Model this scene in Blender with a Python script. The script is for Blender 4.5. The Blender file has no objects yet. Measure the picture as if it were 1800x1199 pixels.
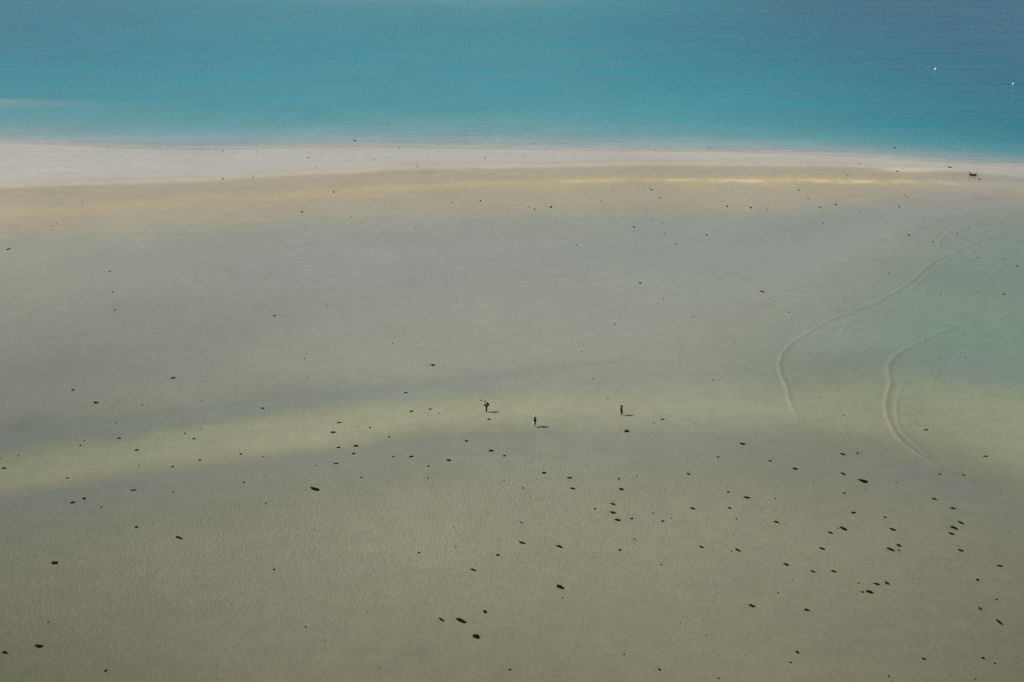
import bpy, bmesh, math, random
import numpy as np
from mathutils import Vector, Matrix

scene = bpy.context.scene
C = scene.collection
R = math.radians

# ------------------------------------------------------------------ camera, sky, sun, exposure
CAM_H, DEP, LENS = 81.0, 20.0, 50.0
FPX = LENS / 36.0 * 1800.0
cam_d = bpy.data.cameras.new('camera')
cam_d.lens, cam_d.sensor_width = LENS, 36.0
cam_d.clip_start, cam_d.clip_end = 1.0, 20000.0
cam = bpy.data.objects.new('camera', cam_d); C.objects.link(cam)
cam.location = (0, 0, CAM_H); cam.rotation_euler = (R(90 - DEP), 0, 0)
scene.camera = cam

SUN_EL = 42.0
w = bpy.data.worlds.new('World'); scene.world = w; w.use_nodes = True
nt = w.node_tree
sky = nt.nodes.new('ShaderNodeTexSky'); sky.sky_type = 'NISHITA'; sky.sun_disc = False
sky.sun_elevation = R(SUN_EL); sky.sun_rotation = R(-90)
sky.altitude = 80; sky.air_density = 1.0; sky.dust_density = 1.0; sky.ozone_density = 1.0
bg = nt.nodes['Background']; bg.inputs['Strength'].default_value = 0.056
nt.links.new(sky.outputs[0], bg.inputs[0])

sun_d = bpy.data.lights.new('sun', 'SUN'); sun_d.energy = 2.85; sun_d.angle = R(0.53); sun_d.color = (1.0, 0.96, 0.82)
sun = bpy.data.objects.new('sun', sun_d); C.objects.link(sun)
sdir = Vector((-math.cos(R(SUN_EL)), 0.02, math.sin(R(SUN_EL))))      # towards the sun: from the left
sun.rotation_euler = sdir.to_track_quat('Z', 'Y').to_euler()

vs = scene.view_settings
vs.view_transform = 'Standard'; vs.look = 'None'; vs.exposure = 0.42; vs.gamma = 1.0; vs.use_curve_mapping = False
scene.cycles.use_denoising = False; scene.cycles.use_adaptive_sampling = False
scene.cycles.max_bounces = 6; scene.cycles.transparent_max_bounces = 12

# ------------------------------------------------------------------ survey: a point of the photograph -> a point on the ground
cd, sd = math.cos(R(DEP)), math.sin(R(DEP))
def at(px, py, z=0.0):
    u, v = (px - 900.0) / FPX, (599.5 - py) / FPX
    dx, dy, dz = u, cd + v * sd, -sd + v * cd
    t = (z - CAM_H) / dz
    return Vector((dx * t, dy * t, z))
def scale_at(py):                                   # pixels of the photograph per metre across, and the angle of view on the ground
    v = (599.5 - py) / FPX
    dep = R(DEP) - math.atan(v)
    d = CAM_H / math.sin(dep) * math.cos(math.atan(v))
    return FPX / d, dep

rng = np.random.default_rng(7)
def lattice(seed, n=128):
    return np.random.default_rng(seed).random((n, n)) * 2 - 1
def vnoise(x, y, seed, scale):
    L = lattice(seed); n = L.shape[0]
    x = np.asarray(x) / scale; y = np.asarray(y) / scale
    xi = np.floor(x).astype(int); yi = np.floor(y).astype(int); fx = x - xi; fy = y - yi
    fx = fx * fx * (3 - 2 * fx); fy = fy * fy * (3 - 2 * fy)
    a = L[xi % n, yi % n]; b = L[(xi + 1) % n, yi % n]; c = L[xi % n, (yi + 1) % n]; d = L[(xi + 1) % n, (yi + 1) % n]
    return (a * (1 - fx) + b * fx) * (1 - fy) + (c * (1 - fx) + d * fx) * fy
def fbm(x, y, seed, scale, o=3):
    s, a, t = 0, 1.0, 0
    for k in range(o):
        s = s + a * vnoise(x, y, seed + k * 13, scale / 2 ** k); t += a; a *= 0.5
    return s / t
def sstep(a, b, x):
    t = np.clip((x - a) / (b - a), 0, 1); return t * t * (3 - 2 * t)

def curve(pts):                                     # a line on the ground, Y as a function of X
    P = [at(*p) for p in pts]
    xs = np.array([p.x for p in P]); ys = np.array([p.y for p in P])
    o = np.argsort(xs); xs, ys = xs[o], ys[o]
    gx = np.linspace(xs[0], xs[-1], 600); gy = np.interp(gx, xs, ys)
    k = np.hanning(41); k /= k.sum(); gy2 = np.convolve(np.pad(gy, 20, 'edge'), k, 'valid')
    return lambda X: np.interp(X, gx, gy2)
c_bot = curve([(-300,905),(0,866),(150,850),(300,829),(450,808),(600,788),(800,768),(950,760),(1100,757),(1250,766),(1400,778),(1500,793),(1600,815),(1700,842),(1800,885),(2100,1010)])
c_mid = curve([(-300,858),(0,834),(150,812),(300,787),(450,767),(600,746),(800,720),(1000,698),(1200,690),(1400,700),(1600,722),(1800,765),(2100,820)])
c_ytop = curve([(-300,835),(0,800),(150,774),(300,750),(400,734),(600,713),(800,696),(1000,681),(1200,662),(1400,650),(1600,653),(1800,680),(2100,720)])
c_top = curve([(-300,785),(0,755),(150,742),(300,724),(450,704),(600,690),(750,678),(900,660),(1050,642),(1150,620),(1250,580),(1350,530),(1450,485),(1560,425),(1650,388),(1750,364),(1800,357),(2100,345)])
c_crest = curve([(-300,405),(0,382),(200,366),(400,351),(600,339),(800,330),(950,326),(1050,324),(1200,323),(1500,324),(1700,328),(1800,333),(2100,345)])
c_tan0 = curve([(-300,445),(0,418),(200,402),(400,388),(600,376),(800,368),(1000,366),(1300,366),(1500,360),(1700,356),(1800,360),(2100,372)])
c_pale = curve([(-300,345),(0,329),(200,323),(400,314),(600,301),(800,295),(1000,291),(1300,289),(1500,291),(1700,301),(1800,309),(2100,335)])
c_wl = curve([(-300,243),(0,250),(100,253),(240,260),(330,262),(420,262),(520,258),(590,257),(640,257),(750,259),(900,260),(1000,263),(1150,264),(1300,266),(1400,270),(1500,274),(1600,281),(1700,287),(1800,293),(2100,314)])

# the low waves that run into the shallow pool, and their width (m) and height (m)
WAVES = [
 ([(1850,380),(1795,393),(1755,403),(1740,415),(1712,426),(1675,441),(1645,455),(1625,470),(1605,490),(1575,510),(1540,529),(1500,545),(1460,560),(1420,583),(1390,602),(1374,620),(1368,640),(1373,660),(1382,678),(1386,700),(1395,722),(1410,742)], .36, 1.0),
 ([(1708,420),(1680,443),(1655,463),(1625,485),(1600,505)], .26, .6),
 ([(1650,500),(1625,515),(1590,531),(1562,541),(1535,545),(1510,553),(1490,566),(1480,582),(1468,594)], .26, .5),
 ([(1730,549),(1700,566),(1685,568),(1650,581),(1612,599),(1590,610),(1570,625),(1560,640),(1561,655),(1565,672),(1559,690),(1555,712),(1559,733),(1567,750),(1577,767),(1590,780),(1612,798),(1645,817),(1680,834)], .42, 1.1),
 ([(1592,672),(1583,683),(1576,700),(1574,720),(1578,743),(1585,760),(1600,773),(1630,800),(1645,814)], .30, .6),
 ([(1780,470),(1750,487),(1725,500),(1706,518)], .28, .5),
 ([(1775,365),(1763,368),(1733,383),(1700,399),(1668,407),(1653,420),(1646,445)], .34, .7),
 ([(1790,366),(1765,378),(1740,396)], .28, .6),
 ([(1673,368),(1640,390),(1610,405),(1580,428),(1555,448)], .22, .45),
 ([(1620,372),(1590,386),(1570,400)], .2, .35),
 ([(1440,492),(1412,501),(1380,511),(1350,524),(1337,535),(1298,548),(1270,559),(1243,573)], .22, .45),
 ([(1425,509),(1387,519),(1352,532),(1338,545)], .2, .4),
 ([(1200,600),(1193,612),(1190,630),(1190,648)], .24, .22),
 ([(1830,407),(1800,417),(1770,428),(1758,444)], .26, .5),
 ([(1800,530),(1772,545),(1745,563)], .3, .45),
 ([(1535,512),(1515,520),(1497,528)], .2, .4),
 ([(1800,445),(1775,458),(1750,472),(1735,486)], .24, .5), ([(1800,575),(1775,590),(1755,606)], .26, .4), ([(1668,478),(1650,488),(1632,503),(1620,514)], .22, .5),
 ([(1690,385),(1665,396),(1645,409)], .22, .5), ([(1500,470),(1470,482),(1440,495)], .2, .4), ([(1640,560),(1615,572),(1595,586)], .22, .35), ([(1470,735),(1482,752),(1494,776)], .2, .35), ([(1655,640),(1640,665),(1636,690)], .3, .3), ([(1800,398),(1772,406),(1748,418),(1722,432),(1700,446)], .24, .6),
]
WSEG = []
for pts, sg, amp in WAVES:
    P = [at(*p) for p in pts]; n = len(P) - 1
    for i in range(n):
        WSEG.append((P[i].x, P[i].y, P[i+1].x, P[i+1].y, sg, amp, i / n, (i + 1) / n))
def wave_height(X, Y):                              # X, Y flat arrays
    out = np.zeros(len(X))
    near = np.where((X > 20) & (X < 110) & (Y > 150) & (Y < 330))[0]
    x, y = X[near], Y[near]
    acc = {}
    for (x0, y0, x1, y1, sg, amp, s0, s1) in WSEG:
        box = np.where((x > min(x0, x1) - 2) & (x < max(x0, x1) + 2) & (y > min(y0, y1) - 2) & (y < max(y0, y1) + 2))[0]
        if len(box) == 0: continue
        bx, by = x[box], y[box]
        dx, dy = x1 - x0, y1 - y0; L2 = dx * dx + dy * dy
        t = np.clip(((bx - x0) * dx + (by - y0) * dy) / L2, 0, 1)
        ex, ey = bx - x0 - t * dx, by - y0 - t * dy
        d = np.hypot(ex, ey); side = np.sign(dx * ey - dy * ex)      # steeper on the leading side
        s = s0 + (s1 - s0) * t
        sgm = np.maximum(.72 * sg * np.where(side < 0, .75, 1.6), .17)
        h = amp * np.exp(-(d / sgm) ** 2) * np.clip(np.minimum(s, 1 - s) * 7 + .12, 0, 1)
        out[near[box]] = np.maximum(out[near[box]], h)
    return out

# ------------------------------------------------------------------ materials
def mat(name):
    m = bpy.data.materials.new(name); m.use_nodes = True
    return m, m.node_tree.nodes, m.node_tree.links, m.node_tree.nodes['Principled BSDF']
def noise(N, Lk, vec, scale, detail=3, rough=.55, sx=1, sy=1, sz=1, rot=0):
    mp = N.new('ShaderNodeMapping'); mp.inputs['Scale'].default_value = (sx, sy, sz); mp.inputs['Rotation'].default_value = (0, 0, rot)
    Lk.new(vec, mp.inputs['Vector'])
    n = N.new('ShaderNodeTexNoise'); n.inputs['Scale'].default_value = scale; n.inputs['Detail'].default_value = detail; n.inputs['Roughness'].default_value = rough
    Lk.new(mp.outputs[0], n.inputs['Vector']); return n.outputs['Fac']
def math_(N, Lk, op, a, b=None, clamp=False):
    n = N.new('ShaderNodeMath'); n.operation = op; n.use_clamp = clamp
    for i, v in enumerate((a, b)):
        if v is None: continue
        if isinstance(v, (int, float)): n.inputs[i].default_value = v
        else: Lk.new(v, n.inputs[i])
    return n.outputs[0]
def maprange(N, Lk, v, a, b, c, d):
    n = N.new('ShaderNodeMapRange'); Lk.new(v, n.inputs[0])
    for i, k in enumerate((a, b, c, d)): n.inputs[i + 1].default_value = k
    return n.outputs[0]

def sand_material():
    m, N, Lk, b = mat('sand')
    geo = N.new('ShaderNodeNewGeometry'); pos = geo.outputs['Position']
    tone = N.new('ShaderNodeAttribute'); tone.attribute_name = 'tone'
    wet = N.new('ShaderNodeAttribute'); wet.attribute_name = 'wet'
    rip = N.new('ShaderNodeAttribute'); rip.attribute_name = 'ripple'
    fine = noise(N, Lk, pos, 2.6, 4, .7)                       # grains, worm casts
    mid = noise(N, Lk, pos, .35, 3, .6)
    broad = noise(N, Lk, pos, .045, 3, .5)
    f = math_(N, Lk, 'MULTIPLY', maprange(N, Lk, fine, .3, .7, .88, 1.12), maprange(N, Lk, mid, .3, .7, .95, 1.05))
    f = math_(N, Lk, 'MULTIPLY', f, maprange(N, Lk, broad, .3, .7, .955, 1.045))
    sc = N.new('ShaderNodeVectorMath'); sc.operation = 'SCALE'; Lk.new(tone.outputs['Color'], sc.inputs[0]); Lk.new(f, sc.inputs['Scale'])
    Lk.new(sc.outputs[0], b.inputs['Base Color'])
    Lk.new(maprange(N, Lk, wet.outputs['Fac'], 0, 1, .85, .45), b.inputs['Roughness'])
    b.inputs['IOR'].default_value = 1.33
    b.inputs['Specular IOR Level'].default_value = .35
    Lk.new(math_(N, Lk, 'MULTIPLY', wet.outputs['Fac'], 1.0, True), b.inputs['Coat Weight'])
    b.inputs['Coat IOR'].default_value = 1.33
    b.inputs['Coat Roughness'].default_value = .16
    r1 = noise(N, Lk, pos, 1.0, 2, .5, 3.4, 1.0, 1, R(4))       # wave ripples in the sand, crests running away from the viewer
    r2 = noise(N, Lk, pos, 1.0, 2, .6, 1.7, 1.2, 1, R(-20))
    h = math_(N, Lk, 'MULTIPLY', r1, maprange(N, Lk, rip.outputs['Fac'], 0, 1, .06, .42))
    h = math_(N, Lk, 'ADD', h, math_(N, Lk, 'MULTIPLY', r2, .06))
    bp = N.new('ShaderNodeBump'); bp.inputs['Strength'].default_value = 1.0; bp.inputs['Distance'].default_value = .16
    Lk.new(h, bp.inputs['Height']); Lk.new(bp.outputs[0], b.inputs['Normal'])
    return m

def water_material(name, absorb, density, bump):
    m, N, Lk, b = mat(name); N.remove(b)
    out = N['Material Output']
    geo = N.new('ShaderNodeNewGeometry'); pos = geo.outputs['Position']
    fr = N.new('ShaderNodeFresnel'); Lk.new(maprange(N, Lk, geo.outputs['Backfacing'], 0, 1, 1.33, 1 / 1.33), fr.inputs['IOR'])   # the same loss on the way in and out
    gl = N.new('ShaderNodeBsdfGlossy'); gl.inputs['Roughness'].default_value = .015 if bump < 1 else .2
    tr = N.new('ShaderNodeBsdfTransparent')
    mx = N.new('ShaderNodeMixShader')
    Lk.new(math_(N, Lk, 'MULTIPLY', fr.outputs[0], .88 if bump >= 1 else 1.0), mx.inputs[0]);   # waves hide part of each other at this low angle
    Lk.new(tr.outputs[0], mx.inputs[1]); Lk.new(gl.outputs[0], mx.inputs[2]); Lk.new(mx.outputs[0], out.inputs['Surface'])
    if bump > 0:
        if bump >= 1:
            a = noise(N, Lk, pos, 1, 4, .6, .07, .38, 1, R(-4))
            c = noise(N, Lk, pos, 1, 3, .6, .3, 1.2, 1, R(5))
            d = noise(N, Lk, pos, 1, 2, .5, .018, .05, 1, R(-3))           # gusts
            h = math_(N, Lk, 'ADD', math_(N, Lk, 'MULTIPLY', a, 1.0), math_(N, Lk, 'MULTIPLY', c, .35))
            e = noise(N, Lk, pos, 1, 2, .5, .02, .13, 1, R(-3))
            h = math_(N, Lk, 'ADD', h, math_(N, Lk, 'MULTIPLY', e, .8))
            h = math_(N, Lk, 'MULTIPLY', h, maprange(N, Lk, d, .35, .65, .6, 1.15))
            dist = .42 * bump
        else:
            h = noise(N, Lk, pos, 1, 3, .6, .5, .6, 1); dist = .25 * bump
        bp = N.new('ShaderNodeBump'); bp.inputs['Distance'].default_value = dist
        Lk.new(h, bp.inputs['Height'])
        Lk.new(bp.outputs[0], gl.inputs['Normal']); Lk.new(bp.outputs[0], fr.inputs['Normal'])
    va = N.new('ShaderNodeVolumeAbsorption'); va.inputs['Color'].default_value = (*absorb, 1); va.inputs['Density'].default_value = density
    Lk.new(va.outputs[0], out.inputs['Volume'])
    return m

def plain(name, col, rough=.6, var=.15, scale=8.0, coat=0.0, bump=0.0):
    m, N, Lk, b = mat(name)
    tc = N.new('ShaderNodeTexCoord')
    n = noise(N, Lk, tc.outputs['Object'], scale, 4, .6)
    mx = N.new('ShaderNodeMixRGB'); Lk.new(n, mx.inputs[0])
    mx.inputs[1].default_value = (*[c * (1 - var) for c in col], 1); mx.inputs[2].default_value = (*[min(1, c * (1 + var)) for c in col], 1)
    Lk.new(mx.outputs[0], b.inputs['Base Color']); b.inputs['Roughness'].default_value = rough; b.inputs['Coat Weight'].default_value = coat
    if bump:
        bp = N.new('ShaderNodeBump'); bp.inputs['Distance'].default_value = bump; Lk.new(n, bp.inputs['Height']); Lk.new(bp.outputs[0], b.inputs['Normal'])
    return m

M = dict(
 sand=sand_material(),
 sea=water_material('sea_water', (.27, .908, .966), .200, 1.0),
 pool=water_material('pool_water', (.45, .85, .70), .28, .006),
 weed=plain('black_seaweed', (.0045, .005, .003), .9, .5, 9, 0, .02),
 weed_olive=plain('olive_seaweed', (.022, .022, .013), .9, .4, 9, 0, .02),
 weed_dull=plain('sand_covered_seaweed', (.105, .098, .068), .9, .3, 9, 0, .01),
 skin=plain('skin', (.50, .30, .21), .5, .08), hair_dark=plain('dark_hair', (.012, .010, .009), .5, .3),
 navy=plain('navy_cloth', (.010, .013, .020), .8, .3), black=plain('black_cloth', (.008, .009, .010), .8, .3),
 grey_shirt=plain('pale_cloth', (.52, .53, .55), .8, .08), straw=plain('straw', (.66, .58, .40), .8, .12, 40),
 white_bag=plain('white_plastic', (.72, .73, .74), .4, .06),
 hull=plain('dark_hull', (.030, .029, .017), .5, .3, 3), inner=plain('pale_inside', (.42, .42, .38), .6, .12, 3),
 gunwale=plain('grey_rubber', (.09, .088, .07), .6, .2, 3), motor=plain('motor_cowl', (.035, .034, .032), .35, .2),
 buoy=plain('white_buoy', (.82, .83, .84), .35, .05, 3), band=plain('buoy_band', (.10, .12, .14), .5, .1), steel=plain('steel', (.25, .25, .26), .4, .1),
)
for n_ in ('weed', 'weed_olive', 'weed_dull', 'navy', 'black', 'hair_dark'): M[n_].node_tree.nodes['Principled BSDF'].inputs['Specular IOR Level'].default_value = .12
M['steel'].node_tree.nodes['Principled BSDF'].inputs['Metallic'].default_value = 1

# ------------------------------------------------------------------ the setting: sand, sea, pool
def steps(*segs):
    v = []
    for a, b, s in segs: v += list(np.arange(a, b, s))
    return np.array(v)
def grow(a, b, s0, n): return a + (b - a) * (np.geomspace(1, 1 + s0, n) - 1) / s0
XS = np.concatenate([-grow(320, 5000, 400, 14)[::-1], steps((-318, -134, 3.0), (-134, -80, 1.4), (-80, 16, .75), (16, 98, .22), (98, 140, .75), (140, 320, 3.0)), grow(320, 5000, 400, 14)])
YS = np.concatenate([-grow(0, 900, 20, 8)[::-1][:-1], steps((0, 100, 5.0), (100, 150, .8), (150, 322, .32), (322, 330, .5), (330, 400, .7), (400, 740, 3.5)), grow(740, 7000, 60, 16)])
NX, NY = len(XS), len(YS)
GX, GY = np.meshgrid(XS, YS)                      # rows = Y

def ground_height():
    Z = np.zeros((NY, NX))
    for j, X in enumerate(XS):
        r = float(sstep(12, 72, X)); r2 = float(sstep(50, 210, X)); l2 = float(sstep(-60, -240, X))
        b, m_, yt, t, cr, wl = (float(f(X)) for f in (c_bot, c_mid, c_ytop, c_top, c_crest, c_wl))
        yt = max(yt, m_ + 4); t = max(t, yt + 8); cr = max(cr, t + 8); wl = max(wl, cr + 8)
        pool = yt + (t - yt) * .5
        ky = [-900, b - 110, b - 40, b - 8, b, m_, yt, pool, t, t + (cr - t) * .35, cr - 14, cr, cr + (wl - cr) * .55, wl, wl + 9, wl + 28, wl + 65, wl + 150, wl + 320, 7000]
        kz = [2.5, .55, .24, .06, 0, -.10 - .05 * r, -.08 - .06 * r, -.035 - .03 * r, -.004, .05, .40, .75, .36, 0, -.28, -.90 - .3 * r - .6 * r2, -1.75 - .5 * r - 1.9 * r2 - .4 * l2, -2.25 - .7 * r - 2.1 * r2 - 1.0 * l2, -2.6 - .8 * r - 1.6 * r2 - .9 * l2, -7]
        Z[:, j] = np.interp(YS, ky, kz)
    k = np.hanning(9); k /= k.sum()
    Z = np.apply_along_axis(lambda a: np.convolve(np.pad(a, 4, 'edge'), k, 'valid'), 0, Z)
    Z += .004 * fbm(GX, GY, 3, 9.0, 3) + .012 * fbm(GX, GY, 5, 40.0, 2)
    rp = sstep(.11, .37, GX / np.maximum(GY, 50)) * (GY > 0)
    Z -= .33 * rp * sstep(c_ytop(GX) - 24, c_ytop(GX) + 26, GY) * sstep(c_top(GX) + 4, c_top(GX) - 34, GY) * (1 + .25 * fbm(GX, GY, 15, 25, 2))      # the pool deepens to the right
    wl = c_wl(GX)
    sea = sstep(5, 60, GY - wl)
    Z += sea * .35 * fbm(GX * .6, GY, 21, 70, 3)
    p = at(40, 174); Z += 1.5 * np.exp(-((GX - p.x + 25) / 48) ** 2 - ((GY - p.y) / 9) ** 2)      # a bank under the sea on the left
    p = at(240, 196); Z += .15 * np.exp(-((GX - p.x) / 70) ** 2 - ((GY - p.y) / 22) ** 2)
    p = at(820, 5); Z += 2.1 * np.exp(-((GX - p.x) / 160) ** 2 - ((GY - p.y - 50) / 75) ** 2)        # and a broad one far out
    wv = wave_height(GX.ravel(), GY.ravel()).reshape(GX.shape)
    Z += .105 * wv
    return Z
GZ = ground_height()
def ground_z(x, y):
    i = min(max(int(np.searchsorted(YS, y)) - 1, 0), NY - 2); j = min(max(int(np.searchsorted(XS, x)) - 1, 0), NX - 2)
    fy = (y - YS[i]) / (YS[i+1] - YS[i]); fx = (x - XS[j]) / (XS[j+1] - XS[j])
    return float((GZ[i, j] * (1 - fx) + GZ[i, j+1] * fx) * (1 - fy) + (GZ[i+1, j] * (1 - fx) + GZ[i+1, j+1] * fx) * fy)
def on_ground(px, py):
    p = at(px, py)
    for _ in range(3): p = at(px, py, ground_z(p.x, p.y))
    return p

def grid_mesh(name, X, Y, Z, closed_bottom=None):
    ny, nx = X.shape
    co = np.stack([X.ravel(), Y.ravel(), Z.ravel()], 1)
    idx = np.arange(ny * nx).reshape(ny, nx)
    q = np.stack([idx[:-1, :-1].ravel(), idx[:-1, 1:].ravel(), idx[1:, 1:].ravel(), idx[1:, :-1].ravel()], 1)
    extra = []
    if closed_bottom is not None:
        n0 = len(co)
        ring = list(idx[0, :]) + list(idx[1:, -1]) + list(idx[-1, -2::-1]) + list(idx[-2:0:-1, 0])
        low = co[ring].copy(); low[:, 2] = closed_bottom
        co = np.concatenate([co, low]); k = len(ring)
        for i in range(k):
            a, b = i, (i + 1) % k
            extra.append((ring[b], ring[a], n0 + a, n0 + b))
        extra.append(tuple(n0 + i for i in range(k))[::-1])
    me = bpy.data.meshes.new(name)
    loops = [q.ravel()] + [np.array(e) for e in extra]
    sizes = [4] * len(q) + [len(e) for e in extra]
    starts = np.concatenate([[0], np.cumsum(sizes)[:-1]])
    me.vertices.add(len(co)); me.vertices.foreach_set('co', co.ravel())
    tot = int(sum(sizes)); me.loops.add(tot); me.loops.foreach_set('vertex_index', np.concatenate(loops).astype(np.int32))
    me.polygons.add(len(sizes)); me.polygons.foreach_set('loop_start', starts.astype(np.int32))
    sm = np.ones(len(sizes), bool); sm[len(q):] = False
    me.polygons.foreach_set('use_smooth', sm)
    me.update(calc_edges=True); me.validate()
    return me
def tag(o, label=None, cat=None, group=None, kind=None):
    if label: o['label'] = label
    if cat: o['category'] = cat
    if group: o['group'] = group
    if kind: o['kind'] = kind
    return o
def link(name, me, m, parent=None):
    o = bpy.data.objects.new(name, me); C.objects.link(o)
    if m is not None: me.materials.append(m)
    if parent is not None: o.parent = parent
    return o

def sand_attributes():
    # colours of the sand itself, bed by bed
    near = np.array([.263, .256, .171]); film = np.array([.274, .294, .246]); yel = np.array([.396, .374, .240])
    flat = np.array([.352, .338, .245]); tan = np.array([.395, .345, .255]); crest = np.array([.47, .390, .245])
    pale = np.array([.60, .535, .425]); bed = np.array([.445, .455, .455])
    n1 = fbm(GX, GY, 31, 14, 3); n2 = fbm(GX, GY, 41, 45, 3); n3 = fbm(GX, GY, 51, 5, 3)
    YY = GY + 4 * n1 * sstep(100, 300, GY) + 2.0 * n1
    b, m_, yt, t, cr, wl, t0, pl = (f(GX) for f in (c_bot, c_mid, c_ytop, c_top, c_crest, c_wl, c_tan0, c_pale))
    def mixc(col, new, f): return col * (1 - f[..., None]) + new * f[..., None]
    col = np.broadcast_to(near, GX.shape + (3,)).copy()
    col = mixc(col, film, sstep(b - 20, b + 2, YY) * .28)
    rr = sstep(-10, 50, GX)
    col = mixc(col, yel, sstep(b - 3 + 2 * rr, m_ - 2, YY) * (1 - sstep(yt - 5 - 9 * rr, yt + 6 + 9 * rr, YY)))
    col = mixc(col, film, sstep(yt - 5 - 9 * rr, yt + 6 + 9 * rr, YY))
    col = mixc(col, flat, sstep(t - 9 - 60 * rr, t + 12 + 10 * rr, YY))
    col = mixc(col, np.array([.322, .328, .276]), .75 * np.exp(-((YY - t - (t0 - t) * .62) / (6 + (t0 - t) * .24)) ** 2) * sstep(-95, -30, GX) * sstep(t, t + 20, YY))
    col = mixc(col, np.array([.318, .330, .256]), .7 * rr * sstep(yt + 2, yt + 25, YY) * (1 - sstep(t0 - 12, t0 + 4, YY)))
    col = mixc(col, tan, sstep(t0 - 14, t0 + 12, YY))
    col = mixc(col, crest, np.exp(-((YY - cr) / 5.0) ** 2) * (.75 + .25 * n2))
    col = mixc(col, np.array([.66, .53, .31]), .16 * np.exp(-((GY - cr - .6 + 1.2 * n1) / 2.2) ** 2) * sstep(-60, 10, GX))
    # dry, blown sand lying in bright streaks along the crest
    along = np.zeros_like(GX)
    for x0, x1, a_ in ((1005, 1098, .45), (1128, 1165, .35), (1172, 1228, 1.0), (1240, 1262, .5), (1266, 1345, 1.0), (1352, 1396, .35), (1402, 1462, .95), (1468, 1490, .5), (1493, 1540, .85), (1568, 1604, .75), (1630, 1690, .4)):
        xa, xb = at(x0, 324).x, at(x1, 324).x
        along = np.maximum(along, a_ * sstep(xa - 1.2, xa + 1.5, GX) * sstep(xb + 1.2, xb - 1.5, GX))
    along = along * (1 + .8 * n3)
    col = mixc(col, np.array([.80, .64, .36]), np.exp(-((GY - cr - .8 + 2.4 * n3) / 1.4) ** 2) * along * .52)
    p = at(1610, 299); blob = np.exp(-((GX - p.x) / 5.5) ** 2 - ((GY - p.y) / 3.5) ** 2) * (1 + .8 * n3)
    p = at(1572, 302); blob += .7 * np.exp(-((GX - p.x) / 4.0) ** 2 - ((GY - p.y) / 1.6) ** 2)
    p = at(1655, 298.5); blob += .55 * np.exp(-((GX - p.x) / 3.4) ** 2 - ((GY - p.y) / 1.3) ** 2)
    col = mixc(col, np.array([.74, .62, .40]), np.clip(blob, 0, 1) * .5)
    edge = sstep(pl - 7, pl + 10, GY + 2.5 * n1)
    col = mixc(col, pale, edge)
    col = mixc(col, np.array([.64, .57, .45]), np.exp(-((GY - pl + 1.5 * n1 + 1) / 2.2) ** 2) * .35)    # last tide line
    strk = fbm(GX * .08, GY, 71, 3.2, 3)
    col = col * (1 + (.06 * strk * edge * (1 - sstep(wl - 2, wl + 4, GY)))[..., None])
    col = mixc(col, np.array([.33, .315, .28]), np.exp(-((GY - wl + .3) / 1.3) ** 2) * .5)             # dark damp line at the water's edge
    col = mixc(col, bed * (1 - .20 * sstep(40, 200, GX) - .10 * sstep(-60, -230, GX))[..., None], sstep(wl - 1, wl + 6, GY))
    # lens falloff painted into the sand: darker towards both sides and the foreground
    vignette = sstep(-5, -75, GX) * .70 * (1 - sstep(t + 5, t + 105, GY)) + sstep(22, 66, GX) * .56 * (1 - sstep(b + 2, b + 60, GY)) + sstep(160, 108, GY) * .56
    vignette = np.clip(vignette * (1 + .35 * n2), 0, 1.25)
    col = col * (1 - np.array([.46, .455, .49]) * vignette[..., None])
    sat = sstep(t + 8, t - 2, GY + 2 * n1) * sstep(t - 3, t + 1, GY) * (1 - rr) + .4 * sstep(b - 22, b, GY + 2 * n1) * sstep(b + 2, b - 1, GY)    # sand still full of water along the pool
    col = col * (1 - .10 * np.clip(sat, 0, 1)[..., None])
    col = mixc(col, col * np.array([1.03, .99, .975]), sstep(150, 122, GY + 10 * n2) * np.exp(-(GX / 45) ** 2))    # warmer, shell-rich sand in the foreground
    col = col * (1 + (.035 * n2 + .02 * n3)[..., None])
    wet = .45 + 0 * GX
    wet = np.maximum(wet * (1 - .5 * sstep(b - 25, b - 90, GY)), np.exp(-((np.minimum(GY - b, 0)) / 26) ** 2))
    wet = np.maximum(wet, sstep(b - 8, b, GY) * (1 - sstep(t + 20, t + 60, YY)))
    wet = wet + (.80 - wet) * sstep(t + 8, t + 70, YY)
    wet = wet * (1 - .9 * sstep(0, 30, YY - np.maximum(t0 - 18, t + 14)))
    wet = wet + (.95 - wet) * edge
    wet = np.where(GZ < 0, 0, wet)            # under water the sand has no surface film of its own
    rip = np.exp(-((GY - b + 24) / 17) ** 2) * sstep(60, 5, GX) + np.exp(-((GY - t - 10) / 13) ** 2) * sstep(22, -25, GX)
    rip = np.clip(rip * (1 + .7 * n2) + .22 * sstep(b, b - 30, GY) * sstep(30, -40, GX), 0, 1)
    return np.clip(col, 0, .9), np.clip(wet, 0, 1), rip
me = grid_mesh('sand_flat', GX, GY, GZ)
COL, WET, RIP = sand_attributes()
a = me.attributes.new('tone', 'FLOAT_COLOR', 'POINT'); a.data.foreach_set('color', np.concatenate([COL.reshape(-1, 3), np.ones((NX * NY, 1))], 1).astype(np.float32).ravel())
a = me.attributes.new('wet', 'FLOAT', 'POINT'); a.data.foreach_set('value', WET.astype(np.float32).ravel())
a = me.attributes.new('ripple', 'FLOAT', 'POINT'); a.data.foreach_set('value', RIP.astype(np.float32).ravel())
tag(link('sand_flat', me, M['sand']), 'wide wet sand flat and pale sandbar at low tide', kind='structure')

def strip_grid(xs, y0, y1, n, power=1.0):
    t = np.linspace(0, 1, n) ** power
    X = np.broadcast_to(xs, (n, len(xs))).copy(); Y = y0[None, :] + (y1 - y0)[None, :] * t[:, None]
    return X, Y
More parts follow.
